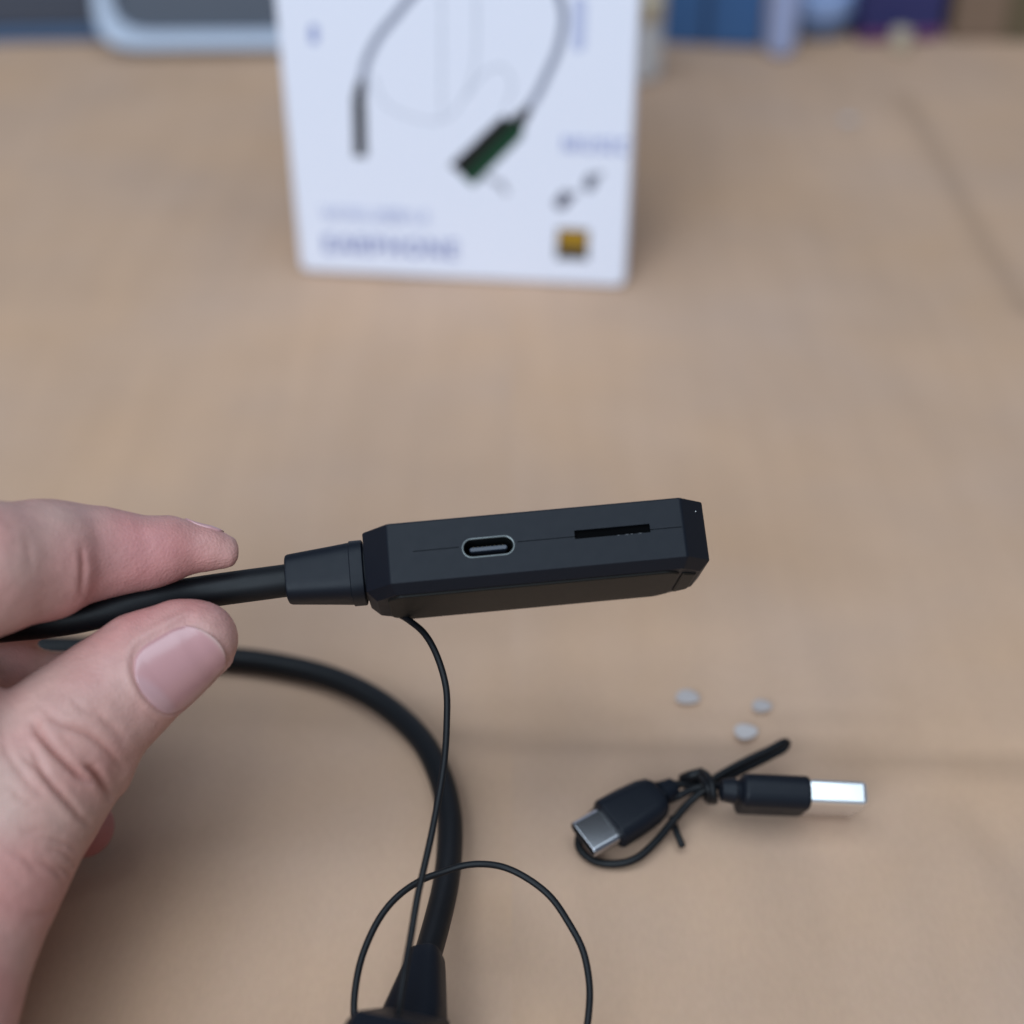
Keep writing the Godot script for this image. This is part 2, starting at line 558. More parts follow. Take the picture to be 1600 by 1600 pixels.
func fill(img: Image, k: float, h: float, pts: Array, color: Color) -> void:
	var poly := PackedVector2Array()
	var box := Rect2(pts[0].x * k, (h - pts[0].y) * k, 0, 0)
	for p in pts:
		poly.append(Vector2(p.x, h - p.y) * k)
		box = box.expand(poly[poly.size() - 1])
	box = box.intersection(Rect2(0, 0, img.get_width(), img.get_height()))
	for y in range(int(box.position.y), int(box.end.y)):
		for x in range(int(box.position.x), int(box.end.x)):
			if Geometry2D.is_point_in_polygon(Vector2(x + 0.5, y + 0.5), poly):
				img.set_pixel(x, y, color)


# ------------------------------------------------------------------ charging cable
func frame(x: Vector3, z: Vector3) -> Basis:
	x = x.normalized()
	z = (z - x * z.dot(x)).normalized()
	return Basis(x, z.cross(x), z)


func charging_cable() -> void:
	var root := thing("charging_cable", "short black charging cable coiled and tied, with bare metal plugs, lying on the cardboard", "cable", Transform3D(Basis(), Vector3(0.04056, 0, -0.20815)))
	var inv := root.transform.affine_inverse()
	var r := 0.8 * MM
	var path := [Vector3(0.03152, 0.006, -0.2011), Vector3(0.03361, 0.0065, -0.20184), Vector3(0.03625, 0.007, -0.20308), Vector3(0.0392, 0.008, -0.20372), Vector3(0.04192, 0.0085, -0.20549), Vector3(0.04745, 0.009, -0.20885), Vector3(0.053, 0.0095, -0.21173), Vector3(0.05574, 0.0095, -0.21352), Vector3(0.05673, 0.0086, -0.2142), Vector3(0.05615, 0.008, -0.21333), Vector3(0.05318, 0.0076, -0.21157), Vector3(0.04761, 0.007, -0.2086), Vector3(0.0421, 0.0065, -0.20559), Vector3(0.03967, 0.005, -0.20591), Vector3(0.03694, 0.006, -0.20535), Vector3(0.03231, 0.0065, -0.20473), Vector3(0.02715, 0.006, -0.2045), Vector3(0.02128, 0.005, -0.20267), Vector3(0.01667, 0.004, -0.19985), Vector3(0.01373, 0.003, -0.19576), Vector3(0.01325, 0.002, -0.1924), Vector3(0.01581, 0.0014, -0.18971), Vector3(0.02001, 0.0016, -0.1886), Vector3(0.02413, 0.0024, -0.18921), Vector3(0.02792, 0.0034, -0.19219), Vector3(0.03175, 0.0045, -0.1966), Vector3(0.03558, 0.006, -0.2006), Vector3(0.03906, 0.008, -0.20236), Vector3(0.04138, 0.009, -0.20213), Vector3(0.04346, 0.01, -0.20106)]
	var local := []
	for p in path:
		local.append(inv * p)
	part("cord", cord(spline(local, 8), r, r, 14), black_rubber, root)
	# tie wound round the bundle, with two loose ends
	var tie := []
	for p in [Vector3(0.03793, 0.009, -0.20589), Vector3(0.03878, 0.011, -0.2032), Vector3(0.03944, 0.0115, -0.20021), Vector3(0.03994, 0.0095, -0.19867), Vector3(0.04048, 0.004, -0.20305), Vector3(0.03983, 0.003, -0.2072), Vector3(0.03868, 0.005, -0.20904)]:
		tie.append(inv * p)
	var ring := part("cable_tie", cord(spline(tie, 8, true), 0.75 * MM, 0.75 * MM, 12, 1.0, true), black_rubber, root)
	var wrap := []
	for p in [Vector3(0.0371, 0.0085, -0.20497), Vector3(0.03787, 0.0105, -0.20264), Vector3(0.03866, 0.011, -0.19966), Vector3(0.03932, 0.0085, -0.19922), Vector3(0.03956, 0.004, -0.20288), Vector3(0.03881, 0.003, -0.20616), Vector3(0.03761, 0.005, -0.20747)]:
		wrap.append(inv * p)
	part("tie_turn", cord(spline(wrap, 8, true), 0.7 * MM, 0.7 * MM, 12, 1.0, true), black_rubber, ring)
	var flap := []
	for p in [Vector3(0.03446, 0.007, -0.206), Vector3(0.03604, 0.009, -0.20503), Vector3(0.03834, 0.0095, -0.20526)]:
		flap.append(inv * p)
	part("tie_end", cord(spline(flap, 6), 0.95 * MM, 1.0 * MM, 12), black_rubber, ring)
	var tail := []
	for p in [Vector3(0.03213, 0.0025, -0.19949), Vector3(0.03264, 0.003, -0.19543), Vector3(0.0336, 0.002, -0.19272)]:
		tail.append(inv * p)
	part("tie_end", cord(spline(tail, 6), 0.72 * MM, 0.72 * MM, 12), black_rubber, ring)
	# small reversible plug
	var cp := part("reversible_plug", loft([rect_x(-16.6, 0, 0, 1.4, 1.3, 1.2), rect_x(-16.3, 0, 0, 1.9, 1.7, 1.6), rect_x(-13.4, 0, 0, 2.5, 2.1, 1.9), rect_x(-13.2, 0, 0, 2.1, 1.7, 1.6), rect_x(-12.7, 0, 0, 2.1, 1.7, 1.6), rect_x(-12.5, 0, 0, 3.3, 2.4, 2.0), rect_x(-11.6, 0, 0, 4.2, 2.9, 2.4), rect_x(-9.5, 0, 0, 4.8, 3.15, 2.6), rect_x(-5, 0, 0, 5.2, 3.2, 2.7), rect_x(-0.5, 0, 0, 5.3, 3.1, 2.6), rect_x(-0.1, 0, 0, 5.1, 2.9, 2.5), rect_x(0, 0, 0, 4.7, 2.5, 2.2)], 50.0), black_plastic, root)
	cp.transform = inv * Transform3D(frame(Vector3(-0.83, -0.06, 0.56), Vector3(0.06, 0.97, 0.2)), Vector3(0.01898, 0.0065, -0.19423))
	part("metal_shell", shell(6.3, 4.15, 1.22, 1.22, 0.35), plain(Color8(168, 168, 172), 0.24, 1.0), cp)
	part("contact_tongue", loft([rect_x(0.5, 0, 0, 3.2, 0.35, 0.3), rect_x(5.2, 0, 0, 3.2, 0.35, 0.3)]), dark_inside, cp)
	# large flat plug
	var ap := part("flat_plug", loft([rect_x(-17.6, 0.1, -3.0, 1.3, 1.4, 1.2), rect_x(-17.2, 0.1, -3.0, 2.1, 2.3, 1.9), rect_x(-14.6, 0.1, -3.2, 2.5, 2.9, 2.2), rect_x(-14.4, 0.1, -3.5, 2.1, 2.7, 1.9), rect_x(-13.6, 0.1, -4.5, 2.1, 3.6, 1.9), rect_x(-13.4, 0, -5.4, 2.7, 5.0, 2.2), rect_x(-12.9, 0, -5.6, 3.2, 5.9, 2.5), rect_x(-12.2, 0, -5.6, 3.35, 6.1, 2.6), rect_x(-0.7, 0, -5.6, 3.35, 6.1, 2.6), rect_x(-0.15, 0, -5.6, 3.2, 5.95, 2.5), rect_x(0, 0, -5.6, 2.9, 5.7, 2.3)], 50.0), black_plastic, root)
	ap.transform = inv * Transform3D(frame(Vector3(0.998, -0.0701, -0.0092), Vector3(0, 0.8618, 0.5072)), Vector3(0.05854, 0.0128, -0.19738))
	var sh := part("metal_shell", shell(11.4, 2.45, 6.0, 0.9, 0.3, true), plain(Color8(246, 247, 248), 0.3, 1.0), ap)
	sh.position = Vector3(0, 0, -6.0) * MM
	var insert := part("contact_block", loft([rect_x(0.5, 0, 0, 0.5, 4.8, 0.2), rect_x(10.2, 0, 0, 0.5, 4.8, 0.2)]), plain(Color8(235, 235, 235), 0.5), ap)
	insert.position = Vector3(0, -0.5, -6.0) * MM


# A metal sleeve open towards +x: y half size, z half size, corner radius, wall.
func shell(long: float, hy: float, hz: float, r: float, wall: float, round_end := false) -> ArrayMesh:
	if round_end:
		return loft([rect_x(0, 0, 0, hy, hz, r), rect_x(long - 1.1, 0, 0, hy, hz, r), rect_x(long - 0.7, 0, 0, hy - 0.09, hz - 0.09, r), rect_x(long - 0.3, 0, 0, hy - 0.34, hz - 0.34, r * 0.8), rect_x(long - 0.08, 0, 0, hy - 0.65, hz - 0.65, r * 0.6), rect_x(long, 0, 0, hy - 0.95, hz - 0.95, r * 0.4), rect_x(long - 0.5, 0, 0, hy - 0.97, hz - 0.97, r * 0.4), rect_x(0.6, 0, 0, hy - 0.97, hz - 0.97, r * 0.4)], 50.0)
	return loft([rect_x(0, 0, 0, hy, hz, r), rect_x(long - 0.25, 0, 0, hy, hz, r), rect_x(long - 0.06, 0, 0, hy - 0.08, hz - 0.08, r), rect_x(long, 0, 0, hy - 0.2, hz - 0.2, r), rect_x(long - 0.1, 0, 0, hy - wall, hz - wall, r - wall * 0.6), rect_x(0.6, 0, 0, hy - wall, hz - wall, r - wall * 0.6)], 50.0)


# ------------------------------------------------------------------ neckband earphone
func stadium(cx: float, cy: float, hx: float, hy: float, z: float, steps := 12) -> PackedVector3Array:
	var out := PackedVector3Array()
	for k in steps * 2:
		var right := k < steps
		var a := -PI / 2 + PI * (k if right else k - steps) / (steps - 1) + (0.0 if right else PI)
		out.append(Vector3(cx + (hx - hy if right else hy - hx) + hy * cos(a), cy + hy * sin(a), z))
	return out


func earphone() -> void:
	var root := thing("neckband_earphone", "black neckband earphone, its control module with charging port held up by the hand", "earphone", Transform3D(frame(Vector3(0.995, 0.041, -0.0945), Vector3(0, 0.7953, 0.6061)), Vector3(0.00431, 0.0726, -0.20086)))
	var inv := root.transform.affine_inverse()
	var plan := PackedVector2Array([Vector2(-25.7, 0), Vector2(25.7, 0), Vector2(30.2, -4.4), Vector2(30.2, -18.5), Vector2(24.5, -24), Vector2(-24.5, -24), Vector2(-30.2, -18.5), Vector2(-30.2, -4.6)])
	var raw := slab_rings(plan, [[-6.9, 1.75], [-6.82, 1.62], [-5.35, 0.12], [-5.2, 0.0], [5.2, 0.0], [5.38, 0.1], [5.5, 0.35], [5.6, 0.8]], 0.35)
	var module := part("control_module", module_mesh(raw), black_plastic, root)
	# port rim, tongue and dark well
	var rim_v := [stadium(-8.45, -0.25, 4.6, 1.78, -0.3), stadium(-8.45, -0.25, 4.6, 1.78, 0.04), stadium(-8.45, -0.25, 4.55, 1.73, 0.07), stadium(-8.45, -0.25, 4.42, 1.6, 0.07), stadium(-8.45, -0.25, 4.3, 1.48, 0.0), stadium(-8.45, -0.25, 4.3, 1.48, -5.5), stadium(-8.45, -0.25, 4.5, 1.6, -5.6), stadium(-8.45, -0.25, 4.5, 1.6, -0.3)]
	var rr := loft_raw(rim_v, PackedVector3Array(), PackedInt32Array(), true)
	part("port_rim", finish(rr[0], rr[1], 40.0), plain(Color8(98, 102, 102), 0.42, 1.0), module)
	part("port_tongue", loft([stadium(-8.45, -0.35, 3.3, 0.42, -5.6), stadium(-8.45, -0.35, 3.3, 0.42, -0.95), stadium(-8.45, -0.35, 3.15, 0.3, -0.8)]), plain(Color8(44, 50, 62), 0.35), module)
	part("slot_shade", rounded_box(13.1, 1.45, 2.6, 0.1), dark_inside, module).position = Vector3(13.2, -0.28, -1.9) * MM  # near-black block whose colour stands in for shade inside the slot
	for k in 8:
		var pin := part("port_contact", rounded_box(0.32, 0.06, 1.6, 0.02), plain(Color8(84, 76, 56), 0.4, 1.0), module)
		pin.position = Vector3(-8.45 - 2.5 + k * 0.72, 0.1, -1.8) * MM
	for k in 4:
		var scuff := part("scuff_mark", rounded_box(0.35 + 0.25 * (k % 2), 0.07, 0.12, 0.02), plain(Color8(104, 106, 110), 0.5), module)
		scuff.position = Vector3(14.2 + k * 1.15 + 0.3 * (k % 2), -0.38, -0.03) * MM
	part("dust_speck", rounded_box(0.16, 0.16, 0.16, 0.06), plain(Color8(230, 230, 230), 0.6), module).position = Vector3(28.6, 3.3, -2.75) * MM
	part("port_well", loft([stadium(-8.45, -0.25, 4.3, 1.5, -5.9), stadium(-8.45, -0.25, 4.3, 1.5, -5.5)]), dark_inside, module)
	# bottom cover with a separate end strip
	var cover := PackedVector2Array([Vector2(-24.6, -2.5), Vector2(22.8, -2.5), Vector2(24.6, -4.2), Vector2(24.6, -19.5), Vector2(22, -21.6), Vector2(-23.5, -21.6), Vector2(-26.6, -18.5), Vector2(-26.6, -4.6)])
	part("bottom_cover", slab(cover, [[-7.35, 0.25], [-7.25, 0.08], [-7.1, 0.0], [-6.5, 0.0]], 0.8), black_gloss, module)
	var strip := PackedVector2Array([Vector2(25.2, -4.6), Vector2(27.8, -6.2), Vector2(27.8, -17.5), Vector2(25.2, -19.6)])
	part("end_cover", slab(strip, [[-7.3, 0.25], [-7.1, 0.0], [-6.5, 0.0]], 0.3), black_gloss, module)
	# boot between module and neck cable
	part("cable_boot", boot_mesh(), black_plastic, root)
	# the neck cable: held between the fingers, round the far left and back along the cardboard to the second module
	var path := [root.transform * (Vector3(-42.5, 0, -12) * MM), Vector3(-0.05589, 0.06028, -0.20149), Vector3(-0.06315, 0.06116, -0.19839), Vector3(-0.06938, 0.06132, -0.19599), Vector3(-0.07803, 0.06047, -0.19408), Vector3(-0.08953, 0.05883, -0.19408), Vector3(-0.10304, 0.05381, -0.19779), Vector3(-0.14105, 0.03665, -0.21488), Vector3(-0.18067, 0.01661, -0.23479), Vector3(-0.19885, 0.00754, -0.24296), Vector3(-0.19668, 0.00299, -0.24702), Vector3(-0.16327, 0.004, -0.24741), Vector3(-0.13093, 0.003, -0.24956), Vector3(-0.10755, 0.003, -0.24913), Vector3(-0.08703, 0.003, -0.24828), Vector3(-0.0656, 0.003, -0.24574), Vector3(-0.05575, 0.003, -0.24428), Vector3(-0.04256, 0.003, -0.24035), Vector3(-0.03392, 0.003, -0.2357), Vector3(-0.02648, 0.003, -0.22959), Vector3(-0.01906, 0.0035, -0.21981), Vector3(-0.01472, 0.004, -0.20908), Vector3(-0.01247, 0.005, -0.19765), Vector3(-0.01208, 0.0065, -0.18708), Vector3(-0.01243, 0.0085, -0.17788), Vector3(-0.01351, 0.011, -0.16789), Vector3(-0.01484, 0.0135, -0.15831), Vector3(-0.01541, 0.0145, -0.1546)]
	var local := []
	for p in path:
		local.append(inv * p)
	part("neck_cable", cord(spline(local, 10), 2.95 * MM, 2.45 * MM, 24), black_rubber, root)
	# second module, mostly below the picture
	var second := part("second_module", loft(raw, 20.0), black_plastic, root)
	second.transform = inv * Transform3D(frame(Vector3(-0.17, -0.6277, 0.7589), Vector3(-0.3, 0.7248, 0.6161)), Vector3(-0.02576, 0.01478, -0.10986)) * Transform3D(Basis(), Vector3(0, 0, 0))
	var boot2 := part("cable_boot", boot2_mesh(inv), black_plastic, root)
	var a_path := [Vector3(-0.02178, 0.05094, -0.20693), Vector3(-0.01873, 0.05163, -0.20368), Vector3(-0.01575, 0.0517, -0.19995), Vector3(-0.01356, 0.05013, -0.19622), Vector3(-0.01175, 0.04679, -0.19114), Vector3(-0.01155, 0.04308, -0.18577), Vector3(-0.01186, 0.0401, -0.1797), Vector3(-0.01272, 0.03723, -0.17372), Vector3(-0.01377, 0.03457, -0.1679), Vector3(-0.01502, 0.03195, -0.16211), Vector3(-0.01575, 0.03057, -0.15853), Vector3(-0.01677, 0.02789, -0.15143), Vector3(-0.01753, 0.02663, -0.14542), Vector3(-0.01803, 0.02554, -0.1408), Vector3(-0.01811, 0.02534, -0.13687), Vector3(-0.01766, 0.02413, -0.12712)]
	var b_path := [Vector3(-0.02604, 0.01343, -0.14412), Vector3(-0.02658, 0.01414, -0.14718), Vector3(-0.02647, 0.016, -0.15113), Vector3(-0.02547, 0.01844, -0.15552), Vector3(-0.0229, 0.02082, -0.16113), Vector3(-0.01995, 0.02218, -0.16469), Vector3(-0.01606, 0.02278, -0.16767), Vector3(-0.01229, 0.02314, -0.16921), Vector3(-0.0088, 0.02403, -0.1699), Vector3(-0.0053, 0.0243, -0.1701), Vector3(-0.00147, 0.02385, -0.16976), Vector3(0.00258, 0.02314, -0.16795), Vector3(0.00671, 0.02136, -0.16533), Vector3(0.00981, 0.01864, -0.16198), Vector3(0.01228, 0.01635, -0.1577), Vector3(0.01328, 0.01342, -0.15293), Vector3(0.01307, 0.01151, -0.14895), Vector3(0.01236, 0.00903, -0.14578), Vector3(0.00968, 0.00398, -0.13938), Vector3(0.00424, -0.00076, -0.13071)]
	for w in [a_path, b_path]:
		var l := []
		for p in w:
			l.append(inv * p)
		part("earbud_wire", cord(spline(l, 10), 0.6 * MM, 0.63 * MM, 12), black_rubber, root)


# The module's shell with the charging port, the card slot and the parting line open in its front face.
func module_mesh(rings: Array) -> ArrayMesh:
	var lofted := loft_raw(rings, PackedVector3Array(), PackedInt32Array())
	var v: PackedVector3Array = lofted[0]
	var keep := PackedInt32Array()
	var ix: PackedInt32Array = lofted[1]
	for f in range(0, ix.size(), 3):
		var front := true
		for c in 3:
			var p := v[ix[f + c]]
			front = front and absf(p.z) < 0.01 and absf(p.y) < 5.25
		if not front:
			keep.append_array(PackedInt32Array([ix[f], ix[f + 1], ix[f + 2]]))
	var st := SurfaceTool.new()
	st.begin(Mesh.PRIMITIVE_TRIANGLES)
	st.append_from(finish(v, keep, 20.0), 0, Transform3D())
	var q := []
	var e := 25.38
	var lo := 0.06
	var hi := 0.19
	plate(q, -e, -21.5, -5.2, 5.2)
	plate(q, -13.5, -3.4, -5.2, -1.93)
	plate(q, -13.5, -3.4, 1.43, 5.2)
	for span in [[-21.5, -13.5], [-3.4, 6.6], [19.8, e]]:
		plate(q, span[0], span[1], -5.2, lo)
		plate(q, span[0], span[1], hi, 5.2)
		groove(q, span[0], span[1], lo, hi, 0.35)
	plate(q, 6.6, 19.8, -5.2, -0.32)
	plate(q, 6.6, 19.8, 1.22, 5.2)
	groove(q, 6.6, 19.8, -0.32, 1.22, 4.0)
	# round the port
	var out := stadium(-8.45, -0.25, 4.5, 1.68, 0.0)
	var n := out.size()
	for k in n:
		var a := out[k]
		var b := out[(k + 1) % n]
		q.append([a, b, Vector3(-3.4 if b.x > -8.45 else -13.5, b.y, 0), Vector3(-3.4 if a.x > -8.45 else -13.5, a.y, 0)])
		q.append([b, a, a + Vector3(0, 0, -0.6), b + Vector3(0, 0, -0.6)])
	for f in q:
		for t in [[0, 1, 2], [0, 2, 3]]:
			var p0: Vector3 = f[t[0]]
			var p1: Vector3 = f[t[1]]
			var p2: Vector3 = f[t[2]]
			var nn := (p2 - p0).cross(p1 - p0)
			if nn.length() < 1e-6:
				continue
			var want: Vector3 = f[4] if f.size() > 4 else Vector3(0, 0, 1)
			if absf(nn.normalized().z) < 0.5 and f.size() < 5:
				want = nn
			if nn.dot(want) < 0.0:
				var sw := p1
				p1 = p2
				p2 = sw
				nn = -nn
			for p in [p0, p1, p2]:
				st.set_normal(nn.normalized())
				st.add_vertex(p * MM)
	return st.commit()


func plate(q: Array, x0: float, x1: float, y0: float, y1: float, z := 0.0) -> void:
	q.append([Vector3(x0, y0, z), Vector3(x1, y0, z), Vector3(x1, y1, z), Vector3(x0, y1, z)])


func groove(q: Array, x0: float, x1: float, y0: float, y1: float, deep: float) -> void:
	plate(q, x0, x1, y0, y1, -deep)
	q.append([Vector3(x0, y0, 0), Vector3(x1, y0, 0), Vector3(x1, y0, -deep), Vector3(x0, y0, -deep), Vector3.UP])
	q.append([Vector3(x0, y1, 0), Vector3(x1, y1, 0), Vector3(x1, y1, -deep), Vector3(x0, y1, -deep), Vector3.DOWN])
	q.append([Vector3(x0, y0, 0), Vector3(x0, y1, 0), Vector3(x0, y1, -deep), Vector3(x0, y0, -deep), Vector3.RIGHT])
	q.append([Vector3(x1, y0, 0), Vector3(x1, y1, 0), Vector3(x1, y1, -deep), Vector3(x1, y0, -deep), Vector3.LEFT])


func boot_mesh() -> ArrayMesh:
	var rings := []
	for s in [[-30.0, 4.9, 4.9, 3.0], [-30.5, 4.9, 4.9, 3.0], [-30.55, 5.35, 5.35, 3.2], [-30.75, 5.6, 5.6, 3.2], [-32.9, 5.58, 5.58, 3.2], [-33.05, 5.3, 5.3, 3.4], [-36.0, 5.0, 5.0, 3.4], [-44.0, 4.3, 4.3, 3.2], [-44.4, 4.15, 4.15, 3.0], [-44.55, 3.8, 3.8, 3.0], [-44.55, 2.8, 2.8, 2.4]]:
		rings.append(ring_x(s[0], 0, -12, s[1], s[2], s[3], 48))
	return loft(rings, 28.0)


func boot2_mesh(inv: Transform3D) -> ArrayMesh:
	var a: Vector3 = inv * Vector3(-0.01478, 0.013, -0.15907)
	var b: Vector3 = inv * Vector3(-0.01715, 0.01537, -0.1393)
	var f := frame(inv.basis * (b - a), inv.basis * Vector3(-0.3, 0.7248, 0.6161))
	f = frame(b - a, inv.basis * Vector3(-0.3, 0.7248, 0.6161))
	var rings := []
	var n := 8
	for k in n + 1:
		var t := float(k) / n
		var hy := lerpf(2.9, 5.5, clampf(t * 1.5, 0, 1))
		var c := a.lerp(b, t) / MM
		for e in ([[0.0, 0.7], [0.0, 0.93], [0.35, 1.0]] if k == 0 else [[0.0, 1.0]]):
			var ring := PackedVector3Array()
			for p in ring_x(e[0], 0, 0, hy * e[1], (3.3 + 1.2 * t) * e[1], 3.0, 40):
				ring.append(c + f * p)
			rings.append(ring)
	return loft(rings, 30.0)


# ------------------------------------------------------------------ the hand
# Tapered bones (group, from, to, radius from, radius to, blend), millimetres round the hand's own origin.
var bones := [
	[0, Vector3(-24.12, 35.99, 0.11), Vector3(-8.24, 32.92, -18.96), 10.12, 10.35, 4.0],
	[0, Vector3(-8.24, 32.67, -18.77), Vector3(-0.19, 28.37, -26.81), 10.67, 9.87, 4.0],
	[0, Vector3(-0.19, 28.54, -26.94), Vector3(2.74, 26.97, -30.78), 9.54, 8.37, 3.0],
	[0, Vector3(8.47, 25.89, -32.47), Vector3(17.2, 23.91, -34.73), 7.66, 5.62, 2.0],
	[0, Vector3(17.2, 23.91, -34.73), Vector3(24.88, 22.74, -36.36), 5.62, 3.51, 2.0],
	[0, Vector3(24.88, 22.65, -36.29), Vector3(28.39, 21.93, -35.74), 3.40, 2.26, 1.5],
	[0, Vector3(19.22, 25.34, -37.09), Vector3(28.77, 23.01, -37.83), 3.38, 1.48, 2.0],
	[0, Vector3(7.09, 24.76, -30.34), Vector3(13.52, 23.21, -32.93), 5.75, 4.70, 3.0],
	[1, Vector3(25.45, 14.49, -22.47), Vector3(23.68, 13.79, -21.93), 5.86, 6.64, 2.0],
	[1, Vector3(23.68, 13.79, -21.93), Vector3(17.06, 11.06, -18.57), 6.64, 8.04, 3.0],
	[1, Vector3(14.53, 13.33, -20.32), Vector3(20.14, 15.11, -22.94), 6.61, 4.87, 4.0],
	[1, Vector3(17.06, 11.06, -18.57), Vector3(9.9, 8.2, -13.85), 8.04, 9.84, 4.0],
	[1, Vector3(9.9, 8.2, -13.85), Vector3(3.67, 6.16, -7.25), 9.84, 10.76, 4.0],
	[1, Vector3(10.87, 0.58, -5.49), Vector3(10.6, -1.38, -5.25), 3.90, 3.70, 3.0],
	[1, Vector3(6.68, -1.52, -1.36), Vector3(4.45, -6.13, 0.93), 4.52, 3.89, 3.0],
	[1, Vector3(3.67, 6.16, -7.25), Vector3(-2.21, 1.27, 2.8), 10.76, 12.02, 4.0],
	[1, Vector3(-2.21, 1.27, 2.8), Vector3(-7.27, -4.17, 13.29), 12.02, 12.60, 5.0],
	[1, Vector3(-7.27, -4.17, 13.29), Vector3(-11.96, -10.15, 25.43), 12.60, 13.29, 6.0],
	[1, Vector3(-11.96, -10.15, 25.43), Vector3(-12.04, -17.88, 42.71), 13.29, 14.14, 6.0],
	[1, Vector3(-15.87, 34.33, -6.17), Vector3(-17.3, 10.84, 4.29), 9.19, 12.09, 8.0],  # unseen thumb web, added to keep light off the middle finger
	[1, Vector3(-12.63, 27.86, -15.07), Vector3(-13.85, 9.7, -2.4), 5.86, 6.30, 5.0],  # second web bone out of view, set closer to block the fill light
	[1, Vector3(-21.08, -9.2, 4.54), Vector3(-37.74, 5.25, 6.05), 15.06, 19.63, 10.0],
	[1, Vector3(-37.74, 5.25, 6.05), Vector3(-33.85, 27.2, -0.7), 19.63, 15.98, 10.0],
	[1, Vector3(-25.19, -19.02, 30.98), Vector3(-37.74, 1.15, 9.2), 16.18, 19.63, 10.0],
	[1, Vector3(-22.98, -14.61, 33.9), Vector3(-24.22, -20.82, 51.27), 15.84, 17.99, 10.0],
	[1, Vector3(-24.22, -20.82, 51.27), Vector3(-12.07, -7.51, 101.56), 17.99, 17.77, 10.0],
	[2, Vector3(-43.16, 14.88, -24.02), Vector3(-21.88, 5.53, -43.32), 11.10, 10.09, 4.0],  # middle finger phalanx behind the index, added to shade what lies below
	[2, Vector3(-21.88, 5.53, -43.32), Vector3(-7.79, 1.92, -49.37), 10.09, 8.12, 4.0],
	[2, Vector3(-39.37, 18.12, -16.42), Vector3(-25.98, 0.19, -25.36), 10.22, 8.07, 4.0],
	[2, Vector3(-25.98, 0.19, -25.36), Vector3(-15.74, -8.42, -33.88), 8.07, 7.23, 4.0],
	[2, Vector3(-15.74, -8.42, -33.88), Vector3(-7.43, -15.55, -42.27), 7.23, 6.26, 3.0],
	[3, Vector3(-32.57, -19.46, -12.8), Vector3(-13.91, -30.23, -22.18), 9.30, 7.33, 4.0],
	[3, Vector3(-13.91, -30.23, -22.18), Vector3(-4.06, -35.47, -23.2), 7.33, 5.95, 3.0]]

